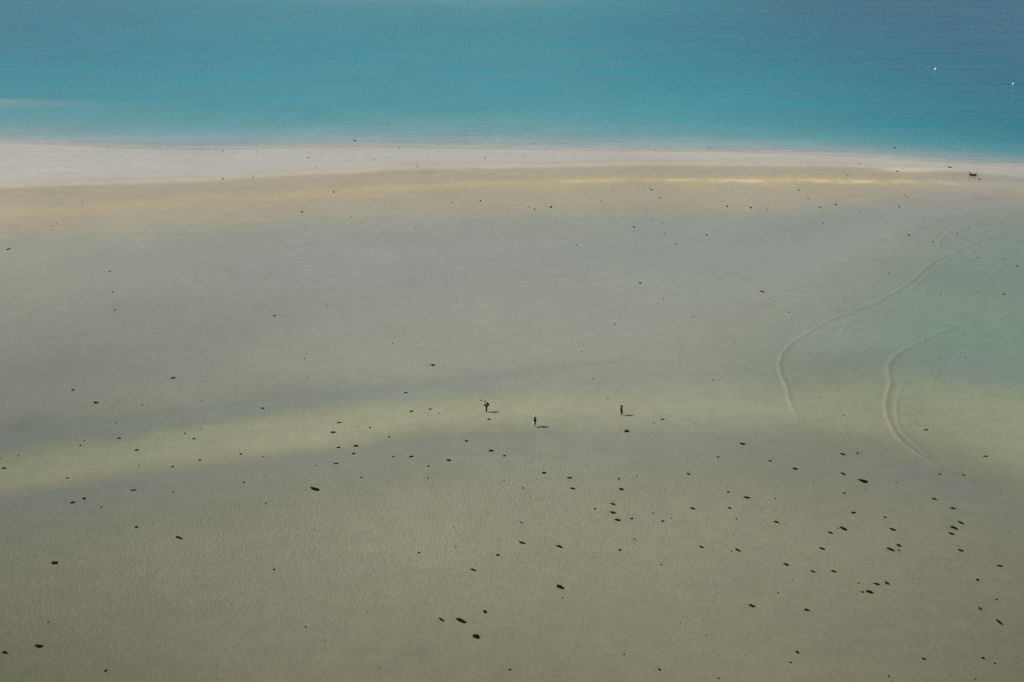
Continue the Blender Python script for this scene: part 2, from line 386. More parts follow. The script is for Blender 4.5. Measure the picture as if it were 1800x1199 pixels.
# the sea beyond the bar
xs = np.concatenate([-grow(200, 4900, 200, 10)[::-1], np.arange(-199, 200, 1.6), grow(200, 4900, 200, 10)])
y0 = c_crest(xs) * .45 + c_wl(xs) * .55
ya = c_wl(xs) + 26
X1, Y1 = strip_grid(xs, y0, ya, 90); X2, Y2 = strip_grid(xs, ya, 0 * xs + 6900, 40, 3.0)
X = np.concatenate([X1, X2[1:]]); Y = np.concatenate([Y1, Y2[1:]])
off = Y - c_wl(X) + 1.2 * fbm(X, Y * 0, 81, 30, 2)
Z = np.zeros_like(X)
for o_, a_, s_ in ((1.6, .05, .55), (5.2, .07, .7), (9.5, .045, .9), (15, .025, 1.0)):        # small swells that come in along the shore
    br = np.clip(fbm(X * .35, 0 * Y + o_ * 7, 90 + int(o_ * 3), 12, 2) * 2.2 + .3, 0, 1)
    Z += a_ * br * np.exp(-((off - o_ - 1.2 * fbm(X, Y * 0 + o_, 95, 25, 2)) / s_) ** 2)
tag(link('sea', grid_mesh('sea', X, Y, Z, -9.0), M['sea']), 'turquoise sea beyond the sandbar', kind='structure')
# the shallow pool and the channel that drains it
xs = np.concatenate([np.arange(-330, -90, 8.0), np.arange(-90, 16, 2.0), np.arange(16, 98, .24), np.arange(98, 330, 6.0)])
y0 = c_bot(xs) - 14; y1 = c_top(xs) * .6 + c_crest(xs) * .4
X, Y = strip_grid(xs, y0, y1, 420)
Z = .055 * wave_height(X.ravel(), Y.ravel()).reshape(X.shape)
tag(link('tidal_pool', grid_mesh('tidal_pool', X, Y, Z, -2.0), M['pool']), 'ankle deep tidal pool and channel crossing the sand flat', kind='structure')

# ------------------------------------------------------------------ small builders
def mesh_of(bm, name, smooth=True):
    me = bpy.data.meshes.new(name); bm.to_mesh(me); bm.free()
    for p in me.polygons: p.use_smooth = smooth
    return me
def tube_mesh(name, pts, r, seg=8, closed=False):
    bm = bmesh.new(); rings = []; n = len(pts)
    for i, p in enumerate(pts):
        p = Vector(p); a = Vector(pts[(i - 1) % n] if (closed or i > 0) else pts[i]); b = Vector(pts[(i + 1) % n] if (closed or i < n - 1) else pts[i])
        d = (b - a).normalized(); up = Vector((0, 0, 1)) if abs(d.z) < .9 else Vector((1, 0, 0))
        s = d.cross(up).normalized(); u = s.cross(d)
        rr = r[i] if isinstance(r, (list, tuple)) else r
        rings.append([bm.verts.new(p + (s * math.cos(2 * math.pi * k / seg) + u * math.sin(2 * math.pi * k / seg)) * rr) for k in range(seg)])
    for i in range(n if closed else n - 1):
        A, B = rings[i], rings[(i + 1) % n]
        for k in range(seg): bm.faces.new((A[k], A[(k + 1) % seg], B[(k + 1) % seg], B[k]))
    if not closed: bm.faces.new(rings[0][::-1]); bm.faces.new(rings[-1])
    bmesh.ops.recalc_face_normals(bm, faces=bm.faces)
    return mesh_of(bm, name)
def lathe_mesh(name, prof, seg=20):
    bm = bmesh.new(); rings = []
    for r, z in prof: rings.append([bm.verts.new((r * math.cos(2 * math.pi * k / seg), r * math.sin(2 * math.pi * k / seg), z)) for k in range(seg)])
    for A, B in zip(rings, rings[1:]):
        for k in range(seg): bm.faces.new((A[k], A[(k + 1) % seg], B[(k + 1) % seg], B[k]))
    bm.faces.new(rings[0][::-1]); bm.faces.new(rings[-1])
    bmesh.ops.remove_doubles(bm, verts=bm.verts, dist=1e-5); bmesh.ops.recalc_face_normals(bm, faces=bm.faces)
    return mesh_of(bm, name)
def box_mesh(name, size, loc=(0, 0, 0), bev=.02, rot=None):
    bm = bmesh.new(); bmesh.ops.create_cube(bm, size=1)
    mt = Matrix.Translation(loc) @ (rot.to_4x4() if rot else Matrix.Identity(4)) @ Matrix.Diagonal((*size, 1))
    bmesh.ops.transform(bm, matrix=mt, verts=bm.verts)
    if bev: bmesh.ops.bevel(bm, geom=list(bm.edges), offset=bev, segments=2, affect='EDGES')
    return mesh_of(bm, name)
def empty(name, loc, rz=0):
    o = bpy.data.objects.new(name, None); C.objects.link(o); o.location = loc; o.rotation_euler = (0, 0, rz); o.empty_display_size = .2; return o

def skin_mesh(name, verts, edges, root=0, sub=1):
    """verts: [(x, y, z, rx, ry)]; a skinned skeleton turned into a plain mesh"""
    me = bpy.data.meshes.new(name); me.from_pydata([v[:3] for v in verts], edges, [])
    o = bpy.data.objects.new(name, me); C.objects.link(o)
    o.modifiers.new('skin', 'SKIN')
    if not me.skin_vertices: bpy.context.view_layer.objects.active = o; bpy.ops.mesh.customdata_skin_add()
    for i, v in enumerate(verts):
        s = me.skin_vertices[0].data[i]; s.radius = (v[3], v[4] if len(v) > 4 else v[3]); s.use_root = (i == root)
    if sub: sm = o.modifiers.new('sub', 'SUBSURF'); sm.levels = sub; sm.render_levels = sub
    dg = bpy.context.evaluated_depsgraph_get(); dg.update()
    out = bpy.data.meshes.new_from_object(o.evaluated_get(dg)); out.name = name
    bpy.data.objects.remove(o); bpy.data.meshes.remove(me)
    for p in out.polygons: p.use_smooth = True
    return out

# ------------------------------------------------------------------ people
def person(px, py, J, heading, height, label, dress):
    """J: joints in metres for a 1.75 m figure, x = ahead, y = the person's left, z = up"""
    loc = on_ground(px, py); k = height / 1.75
    root = empty('person', loc, heading)
    tag(root, label, 'person', 'people walking through the shallow water')
    def S(v): return tuple(c * k for c in v)
    V, E, ix = [], [], {}
    def add(n, p, r, r2=None, link_to=None):
        V.append((*S(p), r * k, (r2 or r) * k)); ix[n] = len(V) - 1
        if link_to: E.append((ix[link_to], ix[n]))
    add('pelvis', J['pelvis'], .13, .11)
    add('spine', J['spine'], .12, .105, 'pelvis'); add('chest', J['chest'], .155, .12, 'spine'); add('neck', J['neck'], .06, None, 'chest')
    add('jaw', J['jaw'], .075, .07, 'neck'); add('head', J['head'], .10, .085, 'jaw')
    h = Vector(J['head']); f = (Vector(J.get('look', (1, 0, 0)))).normalized()
    add('crown', tuple(h + Vector((-.01, 0, .075))), .072, .066, 'head')
    add('nose', tuple(h + f * .118 + Vector((0, 0, -.02))), .014, .012, 'head')
    side = Vector((0, 0, 1)).cross(f)
    for s, n in ((1, 'l'), (-1, 'r')):
        add('ear' + n, tuple(h + side * s * .092 + Vector((0, 0, -.01))), .012, .022, 'head')
        add('sh' + n, J['sh' + n], .068, None, 'chest'); add('el' + n, J['el' + n], .047, None, 'sh' + n); add('wr' + n, J['wr' + n], .030, None, 'el' + n)
        wv = Vector(J['wr' + n]); d = (wv - Vector(J['el' + n])).normalized()
        thumb = Vector((1, 0, 0)) - d * d.x
        thumb = thumb.normalized() if thumb.length > .2 else Vector((0, -s, 0))
        inn = d.cross(thumb).normalized() * (1 if d.cross(thumb).y * s < 0 else -1)      # towards the palm
        add('palm' + n, tuple(wv + d * .055), .034, .020, 'wr' + n)
        for q, (o_, ln) in enumerate(((.030, .060), (.010, .070), (-.010, .066), (-.030, .052))):
            a_ = wv + d * .088 + thumb * o_; b_ = a_ + d * ln * .55 + inn * .012; c_ = b_ + d * ln * .35 + inn * .030
            add(f'fa{n}{q}', tuple(a_), .0095, None, 'palm' + n); add(f'fb{n}{q}', tuple(b_), .0085, None, f'fa{n}{q}'); add(f'fc{n}{q}', tuple(c_), .0075, None, f'fb{n}{q}')
        a_ = wv + d * .035 + thumb * .042; add('ta' + n, tuple(a_), .011, None, 'palm' + n); add('tb' + n, tuple(a_ + d * .035 + thumb * .018 + inn * .01), .009, None, 'ta' + n)
        add('hip' + n, J['hip' + n], .092, None, 'pelvis'); add('kn' + n, J['kn' + n], .060, None, 'hip' + n); add('an' + n, J['an' + n], .040, None, 'kn' + n)
        add('toe' + n, J['toe' + n], .040, .028, 'an' + n)
    link('body', skin_mesh('body', V, E), M['skin'], root)
    def cloth(name, chain, m, grow_, ends={}):
        vv, ee, iy = [], [], {}
        for n, par in chain:
            i = ix[n]; v = V[i]; p = v[:3]
            if n in ends:
                q = V[ix[ends[n][0]]][:3]; t = ends[n][1]; p = tuple(a_ + (b_ - a_) * t for a_, b_ in zip(q, p))
            vv.append((*p, v[3] + grow_ * k, v[4] + grow_ * k)); iy[n] = len(vv) - 1
            if par: ee.append((iy[par], iy[n]))
        return link(name, skin_mesh(name, vv, ee), m, root)
    legs = [('pelvis', None)] + [(a_ + n, b_ + n if b_ != 'pelvis' else b_) for n in 'lr' for a_, b_ in (('hip', 'pelvis'), ('kn', 'hip'), ('an', 'kn'))]
    cut = dress.get('leg', .92)
    cloth('trousers', legs, dress['trousers'], .036, {'anl': ('knl', cut), 'anr': ('knr', cut)})
    tors = [('pelvis', None), ('spine', 'pelvis'), ('chest', 'spine'), ('neck', 'chest')]
    arms = [(a_ + n, b_ + n if b_ != 'chest' else b_) for n in 'lr' for a_, b_ in (('sh', 'chest'), ('el', 'sh'), ('wr', 'el'))]
    if 'shirt' in dress:
        cloth('shirt', tors + [('shl', 'chest'), ('shr', 'chest')], dress['shirt'], .035, {'neck': ('chest', .75)})
        for n in 'lr': cloth('sleeve', [('sh' + n, None), ('el' + n, 'sh' + n), ('wr' + n, 'el' + n)], dress['jacket'], .034)
    else:
        cloth('jacket', tors + arms, dress['jacket'], .062, {'neck': ('chest', .8)})
    hp = h * k
    def cap(name, rad, squash, shift, m, cutz=-.25):
        bm = bmesh.new(); bmesh.ops.create_uvsphere(bm, u_segments=16, v_segments=10, radius=1)
        bmesh.ops.delete(bm, geom=[v for v in bm.verts if v.co.z < cutz and v.co.x > -.2], context='VERTS')
        rr = random.Random(5)
        for v in bm.verts: v.co = Vector((v.co.x * rad[0], v.co.y * rad[1], v.co.z * rad[2])) * (1 + rr.uniform(-.04, .04))
        bmesh.ops.transform(bm, matrix=Matrix.Translation(hp + Vector(shift) * k), verts=bm.verts)
        return link(name, mesh_of(bm, name), m, root)
    if dress['head'] == 'hair': cap('hair', (.125 * k, .105 * k, .13 * k), 1, (-.015, 0, .03), M['hair_dark'])
    if dress['head'] == 'hood':
        cap('hair', (.13 * k, .115 * k, .135 * k), 1, (-.02, 0, .03), M['hair_dark'], -.6)
        bm = bmesh.new(); bmesh.ops.create_uvsphere(bm, u_segments=14, v_segments=9, radius=1)
        rr = random.Random(9)
        for v in bm.verts: v.co = Vector((v.co.x * .17, v.co.y * .15, v.co.z * .14)) * (k * (1 + rr.uniform(-.08, .08)))
        bmesh.ops.transform(bm, matrix=Matrix.Translation(hp + Vector((-.15, 0, -.06)) * k), verts=bm.verts)
        link('hood', mesh_of(bm, 'hood'), M['black'], root)
    if dress['head'] == 'hat':
        cap('hair', (.118 * k, .100 * k, .11 * k), 1, (-.02, 0, -.01), M['hair_dark'])
        hat = link('hat', lathe_mesh('hat', [(.19 * k, -.012), (.195 * k, 0), (.12 * k, .022), (.113 * k, .10 * k), (.085 * k, .135 * k), (0.002, .145 * k)]), M['straw'], root)
        hat.location = hp + Vector((0, 0, .055)) * k; hat.rotation_euler = (0, R(6), 0)
    for s in (1, -1):
        bm = bmesh.new(); bmesh.ops.create_uvsphere(bm, u_segments=8, v_segments=6, radius=.011 * k)
        bmesh.ops.transform(bm, matrix=Matrix.Translation((h + f * .092 + side * s * .034) * k), verts=bm.verts)
        link('eye', mesh_of(bm, 'eye'), M['hair_dark'], root)
    bm = bmesh.new(); bmesh.ops.create_cube(bm, size=1)
    bmesh.ops.transform(bm, matrix=Matrix.Translation((Vector(J['jaw']) + f * .072 + Vector((0, 0, .02))) * k) @ Matrix.Diagonal((.012 * k, .045 * k, .010 * k, 1)), verts=bm.verts)
    link('mouth', mesh_of(bm, 'mouth'), M['skin'], root)
    return root, k
def legs_pose(fl, fr, bend=(0, 0)):
    """forward reach of each foot (m)"""
    o = {}
    for s, n, x, b in ((1, 'l', fl, bend[0]), (-1, 'r', fr, bend[1])):
        o['hip' + n] = (0, s * .095, .92); o['kn' + n] = (x * .5 + .035 + b, s * .10, .50); o['an' + n] = (x, s * .10, .075); o['toe' + n] = (x + .17, s * .115, .03)
    return o
# the one on the left: pale shirt, dark sleeves, leaning under a backpack
J = dict(pelvis=(-.03, 0, .96), spine=(.00, 0, 1.15), chest=(.075, 0, 1.35), neck=(.15, 0, 1.49), jaw=(.19, 0, 1.555), head=(.215, 0, 1.64),
         shl=(.10, .19, 1.40), ell=(.22, .25, 1.16), wrl=(.36, .20, 1.02), shr=(.10, -.19, 1.40), elr=(.22, -.25, 1.15), wrr=(.40, -.19, 1.06), look=(1, 0, -.25))
J.update(legs_pose(.10, -.10)); H1 = R(192)
p1, k1 = person(855.2, 724.3, J, H1, 1.76, 'person in pale shirt with dark sleeves and trousers bending forward, leftmost of three walkers', dict(trousers=M['navy'], shirt=M['grey_shirt'], jacket=M['navy'], head='hair'))
bp_ = box_mesh('backpack', (.27, .36, .56), (0, 0, 0), .075); 
pack = link('backpack', bp_, M['black'])
tag(pack, 'black backpack worn by the leftmost walker', 'backpack')
rot1 = Matrix.Rotation(H1, 4, 'Z')
pack.matrix_world = Matrix.Translation(p1.location) @ rot1 @ Matrix.Translation((-.19, 0, 1.24)) @ Matrix.Rotation(R(18), 4, 'Y')
pk = link('pocket', box_mesh('pocket', (.10, .27, .24), (-.16, 0, -.10), .035), M['navy'], pack)
for s in (1, -1): link('strap', tube_mesh('strap', [(.12, s * .12, .20), (.22, s * .135, .26), (.36, s * .15, .16), (.36, s * .16, -.02), (.14, s * .15, -.20)], .018, 6), M['navy'], pack)
# the one in the middle: straw hat, dark jacket, bare calves, carrying a white bag
J = dict(pelvis=(0, 0, .96), spine=(.0, 0, 1.15), chest=(.02, 0, 1.36), neck=(.04, 0, 1.50), jaw=(.06, 0, 1.565), head=(.07, 0, 1.65),
         shl=(.02, .20, 1.41), ell=(.06, .27, 1.15), wrl=(.26, .26, 1.00), shr=(.02, -.20, 1.41), elr=(-.10, -.26, 1.16), wrr=(-.08, -.28, .92), look=(1, 0, -.15))
J.update(legs_pose(.20, -.19)); H2 = R(200)
p2, k2 = person(940.6, 750.2, J, H2, 1.72, 'person in pale hat and black jacket carrying a white bag, nearest of three walkers', dict(trousers=M['black'], jacket=M['black'], head='hat', leg=.45))
bm = bmesh.new()
prof = [(-.30, .10, .05), (-.24, .14, .085), (-.12, .155, .095), (0, .13, .075), (.06, .09, .04)]; rings = []
for z, rx, ry in prof:
    rings.append([bm.verts.new((rx * math.cos(t) * (1 + .08 * math.sin(3 * t + z * 20)), ry * math.sin(t), z)) for t in [2 * math.pi * i / 14 for i in range(14)]])
for A, B in zip(rings, rings[1:]):
    for i in range(14): bm.faces.new((A[i], A[(i + 1) % 14], B[(i + 1) % 14], B[i]))
bm.faces.new(rings[0][::-1]); bm.faces.new(rings[-1]); bmesh.ops.recalc_face_normals(bm, faces=bm.faces)
bag = link('carrier_bag', mesh_of(bm, 'carrier_bag'), M['white_bag']); tag(bag, 'white bag hanging from the hand of the walker in the pale hat', 'bag')
hand = Matrix.Translation(p2.location) @ Matrix.Rotation(H2, 4, 'Z') @ Vector((.31 * k2, .26 * k2, .95 * k2))
bag.location = hand + Vector((0, 0, -.13)); bag.rotation_euler = (0, 0, H2)
link('handle', tube_mesh('handle', [(-.06, 0, .05), (-.045, 0, .11), (0, 0, .14), (.045, 0, .11), (.06, 0, .05)], .008, 6), M['white_bag'], bag)
# the one on the right: dark, hooded, elbows bent, in mid stride
J = dict(pelvis=(0, 0, .95), spine=(.02, 0, 1.14), chest=(.03, 0, 1.34), neck=(.05, 0, 1.48), jaw=(.09, 0, 1.55), head=(.10, 0, 1.64),
         shl=(.03, .19, 1.39), ell=(.02, .31, 1.13), wrl=(.22, .22, 1.08), shr=(.03, -.19, 1.39), elr=(-.02, -.30, 1.13), wrr=(.20, -.16, 1.10), look=(1, 0, -.35))
J.update(legs_pose(.12, -.30)); H3 = R(186)
p3, k3 = person(1092.4, 730.2, J, H3, 1.58, 'person dressed all in black with thrown back hood, rightmost of three walkers', dict(trousers=M['black'], jacket=M['black'], head='hood', leg=.8))

# ------------------------------------------------------------------ dinghy on the bar
def dinghy():
    loc = on_ground(1710.2, 309.2)
    root = empty('dinghy', loc + Vector((0, 0, -.03)), R(-30))
    tag(root, 'small dark dinghy with pale inside lying on the sandbar near the sea', 'boat')
    root.scale = (.70, .82, 1.18)
    Lh, n, m_ = 2.35, 13, 9
    def section(t, inner):
        x = (t - .5) * Lh
        bw = .60 * (1 - max(0, (t - .45) / .55) ** 2.4) * (.90 + .10 * min(1, t / .3)); bw = max(bw, .02)
        keel = .02 + .26 * max(0, (t - .55) / .45) ** 2; top = .44 + .16 * max(0, (t - .35) / .65) ** 1.8
        if inner: bw = max(bw - .035, .006); keel += .06; top -= .002
        pts = []
        for i in range(m_ + 1):
            a_ = math.pi * i / m_
            c_, s_ = math.cos(a_), math.sin(a_)
            pts.append((x - (.04 if inner and t > .9 else 0), bw * math.copysign(abs(c_) ** .6, c_), top - (top - keel) * abs(s_) ** .7))
        return pts
    for inner in (0, 1):
        bm = bmesh.new(); S_ = [[bm.verts.new(p) for p in section(i / (n - 1), inner)] for i in range(n)]
        for A, B in zip(S_, S_[1:]):
            for k in range(m_): bm.faces.new((A[k], A[k + 1], B[k + 1], B[k]))
        bm.faces.new(S_[0][::-1])
        bmesh.ops.recalc_face_normals(bm, faces=bm.faces)
        link('inner_lining' if inner else 'hull', mesh_of(bm, 'shell'), M['inner'] if inner else M['hull'], root)
    top = []
    for s in (1, -1):
        pts = [section(i / (n - 1), 0)[0 if s == 1 else m_] for i in range(n)]
        top.append([(p[0], p[1], p[2] + .012) for p in pts])
    link('gunwale', tube_mesh('gunwale', top[0] + top[1][::-1], .038, 8, True), M['gunwale'], root)
    for x, wd in ((-.62, 1.06), (.12, 1.10)): link('thwart', box_mesh('thwart', (.24, wd, .035), (x, 0, .36), .008), M['inner'], root)
    link('bow_seat', box_mesh('bow_seat', (.3, .62, .03), (.66, 0, .42), .008), M['inner'], root)
    link('keel', box_mesh('keel', (1.7, .04, .06), (-.2, 0, .015), .01), M['hull'], root)
    mt = empty('outboard_motor', (-1.2, 0, 0)); mt.parent = root
    link('cowl', box_mesh('cowl', (.26, .24, .30), (-.06, 0, .74), .07), M['motor'], mt)
    link('shaft', tube_mesh('shaft', [(-.04, 0, .62), (-.07, 0, .2), (-.10, 0, .06)], [.06, .045, .04]), M['motor'], mt)
    link('clamp', box_mesh('clamp', (.14, .16, .18), (.04, 0, .46), .02), M['steel'], mt)
    link('tiller', tube_mesh('tiller', [(.05, 0, .70), (.42, .05, .76)], .022), M['motor'], mt)
    for s in (1, -1):
        link('oar', tube_mesh('oar', [(-.7, s * .30, .43), (.45, s * .26, .46), (.5, s * .26, .46), (.75, s * .25, .47)], [.02, .02, .055, .05], 6), M['straw'], root)
dinghy()

# ------------------------------------------------------------------ mooring buoys
for px, py, d, lab in ((1644.5, 122.6, .92, 'larger white mooring buoy floating offshore on the right'), (1781, 148.3, .70, 'smaller white mooring buoy floating by the right edge of the sea')):
    p = at(px, py, 0); r = d / 2
    root = empty('mooring_buoy', p); tag(root, lab, 'buoy', 'mooring buoys on the sea')
    prof = [(r * math.sin(a_) + .001, r * .42 - r * math.cos(a_)) for a_ in [math.pi * i / 14 for i in range(15)]]
    link('float', lathe_mesh('float', prof, 24), M['buoy'], root)
    link('band', lathe_mesh('band', [(r * .94, r * .06), (r * 1.012, r * .08), (r * 1.012, r * .20), (r * .94, r * .22)], 24), M['band'], root)
    link('lifting_eye', tube_mesh('lifting_eye', [(.09 * math.cos(t), 0, r * 1.47 + .09 * math.sin(t)) for t in [2 * math.pi * i / 12 for i in range(12)]], .018, 6, True), M['steel'], root)

# ------------------------------------------------------------------ seaweed
# tile origin, zoom, then (x, y, width, height, slope) read in that tile; f = faint
TILES = [
((0,200),4,[(60,949,28,12,-.35),(578,623,8,5),(365,813,12,6,0,'f'),(772,1107,14,6),(1562,261,6,8),(1566,455,14,6),(1778,442,12,6,0,'f'),(855,298,8,5,0,'f'),(398,770,8,4,0,'f'),(757,233,8,4,0,'f')]),
((450,200),4,[(692,190,28,8),(545,549,20,6),(322,687,22,8,-.2),(367,308,16,5),(424,371,8,6,0,'f'),(1134,372,12,6),(1606,310,14,5),(1576,609,16,7),(1378,623,8,7),(1120,801,8,5,0,'f'),(833,320,10,5,0,'f'),(669,722,12,5,0,'f'),(1348,641,8,4,0,'f'),(1280,264,8,4,0,'f'),(8,268,12,5,0,'f'),(1004,241,12,5,0,'f')]),
((900,200),4,[(114,656,9,7),(157,669,16,6),(274,654,24,9,-.3),(628,615,12,7),(966,518,10,5,0,'f'),(981,531,18,6),(1042,589,16,5),(1511,649,16,8),(1679,658,16,10),(856,796,18,8),(857,768,8,4,0,'f'),(1054,763,10,6),(1073,841,14,8,0,'f'),(1367,850,18,7),(1153,910,16,6,0,'f'),(457,923,14,6,0,'f'),(901,1188,20,8),(1386,238,12,6,0,'f'),(1004,251,8,5,0,'f'),(435,273,7,5,0,'f'),(1478,316,10,4,0,'f'),(1795,674,8,8),(1137,674,8,4,0,'f')]),
((1350,200),4,[(890,239,28,8),(643,349,12,5),(560,433,12,8,0,'f'),(908,404,18,6),(944,386,10,5,0,'f'),(1277,375,28,8),(1487,459,20,8),(1055,450,14,5,0,'f'),(220,536,18,6),(203,522,8,5,0,'f'),(282,595,14,6,0,'f'),(475,636,18,8),(367,658,14,8),(962,573,14,6,.3),(978,584,14,5,.2),(917,642,8,6),(924,658,12,6),(643,692,8,5,0,'f'),(128,717,14,6,0,'f'),(390,769,12,6),(990,850,18,8),(1414,802,10,7),(1330,838,14,6),(1387,866,12,5),(1158,898,14,6),(1475,1011,18,6,0,'f'),(1666,1020,10,5),(1748,1069,16,8),(1748,962,8,5,0,'f'),(852,1120,14,6),(1328,664,12,6,0,'f')]),
((0,500),4,[(790,53,14,6),(807,180,14,7),(1217,656,28,9),(512,740,22,8),(674,829,30,10),(996,848,12,5),(816,972,12,5),(838,1079,26,8,-.1),(591,1098,12,7),(566,1130,18,6),(960,1163,28,9),(1298,1046,16,6),(1363,1083,22,8),(1417,1019,10,5,0,'f'),(1690,1192,20,8),(210,203,8,6,0,'f'),(1077,342,8,6,0,'f'),(1418,814,8,9,0,'f')]),
((450,500),4,[(129,218,16,8),(498,147,8,5),(340,521,12,6),(1241,566,28,10),(960,415,7,6),(1051,760,24,7),(48,869,26,7),(1091,891,26,8),(1222,876,24,6),(1582,814,26,6,-.2,'f'),(1286,905,16,5,0,'f'),(585,970,28,7),(541,1038,34,10),(715,1001,10,6,0,'f'),(801,1005,18,6),(934,1070,18,7),(580,1145,26,9),(701,1134,32,11),(685,1188,24,8),(1280,1076,8,8,0,'f'),(1478,1099,26,8),(1652,1168,34,10),(1636,947,26,8),(224,831,10,6,0,'f'),(361,652,6,6,0,'f')]),
((900,500),4,[(1757,50,28,9,.25),(720,279,12,6),(1065,101,10,6),(1272,223,10,6,0,'f'),(490,472,10,5),(570,660,16,6,0,'f'),(1413,670,18,6,0,'f'),(672,801,16,6,0,'f'),(1057,948,26,7),(993,972,14,6),(806,1031,34,13),(1619,1119,36,13,.25),(1287,978,10,5,0,'f'),(1565,408,12,6,0,'f')]),
((1350,500),4,[(1217,72,14,6,0,'f'),(1657,69,16,7),(147,195,14,6,0,'f'),(827,242,8,6,0,'f'),(1384,514,14,6,0,'f'),(531,918,16,7,0,'f'),(1110,1021,28,7),(525,1192,32,12,.3),(628,1185,16,9),(1102,382,12,5,0,'f')]),
((0,800),4,[(29,92,32,9),(8,23,8,6),(130,2,14,5),(474,161,22,6,-.15),(975,75,12,5),(1212,82,20,8),(1404,35,22,7),(938,246,34,7,-.1),(590,305,26,12),(510,333,28,12,-.15),(712,364,14,8,-.3),(1214,261,12,7),(1711,190,16,6),(958,505,20,11),(1258,580,40,14,.4),(385,757,46,16,.1),(338,1173,12,10),(1073,476,6,6,0,'f'),(1627,1050,6,6)]),
((450,800),4,[(49,10,14,5),(563,58,28,7,-.15),(418,73,10,6),(965,10,16,6),(1090,10,28,9,-.1),(1213,76,16,7),(1352,36,30,10),(57,153,12,6,0,'f'),(740,156,20,7,-.25),(1205,161,14,6),(303,193,10,5,0,'f'),(412,238,58,22,.35),(68,338,14,7),(409,525,10,6),(767,533,6,6,0,'f'),(126,803,20,7),(1144,685,24,8,.3),(1402,645,12,6),(1698,701,26,10),(1527,807,34,13,.35),(1391,510,12,5,0,'f'),(1610,1100,26,18,.2),(1301,1155,36,16,.5),(1439,1163,66,24,.35),(781,1099,8,6,0,'f'),(1745,5,24,6),(1740,180,18,6,0,'f'),(1480,935,8,6,0,'f')]),
((900,800),4,[(224,124,28,11),(404,160,28,9),(425,234,30,10,.15),(79,231,16,5),(128,295,10,6,0,'f'),(751,166,18,7),(769,240,30,13,.15),(878,145,8,6),(1239,132,26,10,.25),(1448,13,16,7),(709,343,30,12,.25),(582,376,16,7),(711,404,38,13,.2),(742,456,36,13,.15),(839,445,24,9,-.1),(1073,244,12,6,0,'f'),(990,408,14,6),(1060,464,22,9,-.2),(1119,443,10,6),(1270,375,32,11,.15),(1519,259,20,9),(1650,298,42,12,.15),(1527,371,26,11,.25),(1577,447,16,6,.2),(68,475,20,7,.2),(70,615,40,13,.3),(335,643,40,15,.35),(860,589,14,6),(1067,569,8,6,0,'f'),(757,666,22,10),(1332,646,28,14,.35),(1586,667,34,17,.45),(1543,674,14,5),(1513,556,8,6,0,'f'),(1560,558,8,7),(574,718,10,6,0,'f'),(1050,769,14,7),(337,927,52,22,.3),(347,853,10,6,0,'f'),(356,1003,14,7),(1685,1059,42,15,.3),(1184,1176,10,9,0,'f')]),
((1350,800),4,[(14,40,26,8,.15),(191,95,34,12,.15),(527,131,34,14,.35),(668,182,62,22,.25),(321,186,10,6),(684,238,10,6,0,'f'),(900,189,10,6),(535,267,20,7),(51,305,12,7),(1206,133,18,7),(1374,140,20,9,.3),(1527,8,28,7),(1170,308,34,12,.2),(1300,374,36,11,.2),(601,405,28,11),(821,437,24,8,.1),(60,470,30,13,.2),(490,513,12,7),(530,516,44,24,.35),(438,545,30,11,.15),(876,523,40,16,.3),(928,496,10,7,0,'f'),(380,657,36,14,.25),(919,633,28,18,.3),(863,663,50,17,.3),(917,668,18,6),(1355,476,40,18,.45),(1308,512,48,21,.35),(1288,552,36,15,.25),(1355,670,34,15,.3),(1270,735,14,7,0,'f'),(1627,778,34,11,.15),(128,769,34,14,.25),(314,817,28,13,.35),(461,815,32,13,.25),(172,873,12,6,0,'f'),(635,898,16,6),(763,905,36,13,.15),(836,899,32,17,.3),(663,961,20,9),(715,962,48,20,.25),(70,966,14,6),(262,970,8,6,0,'f'),(1470,875,26,11),(1021,899,8,7,0,'f'),(1606,1014,16,7),(1490,1078,26,17,.3),(274,1088,34,14,.2),(1627,1175,40,28,.6),(1460,403,10,6,0,'f'),(1335,640,8,6,0,'f')]),
((0,1049),8,[(548,695,106,40,.15),(67,785,70,30,.2),(1485,1041,46,24,-.25)]),
((720,1049),8,[(940,558,94,54,.2),(1413,1022,40,16,.1)]),
((1350,1000),4,[(207,586,26,16,.3),(158,657,18,10,.2),(1060,539,20,8,.3,'f'),(1095,631,26,13,.25),(1510,626,26,13,.2),(1592,662,16,8),(847,754,12,12),(1457,775,12,10),(1750,615,16,6,0,'f'),(862,787,10,8,0,'f')]),
((0,0),1,[(381.5,1171,2.6,2,0,'f'),(382,1194,2.6,2,0,'f'),(537,1102,3,2.4),(571,1125,3,2.4,0,'f'),(666.5,1173,2.5,2,0,'f'),(1097,1150,3,2.4),(1159,1177,5.5,3,.35),(1241.4,1116,3,2.4,0,'f'),(1262.8,1192,3.4,2.6)]),
]
CL = []
for (ox, oy), z, items in TILES:
    for it in items:
        faint = len(it) > 5
        CL.append(dict(x=ox + it[0] * (450 / 1798 if z == 4 else 225 / 1798 if z == 8 else 1), y=oy + it[1] * (450 / 1798 if z == 4 else 225 / 1798 if z == 8 else 1),
                       w=it[2] / z, h=it[3] / z, s=it[4] if len(it) > 4 else 0, f=faint))
for c in CL: c['small'] = c['f'] or c['w'] < 3.6

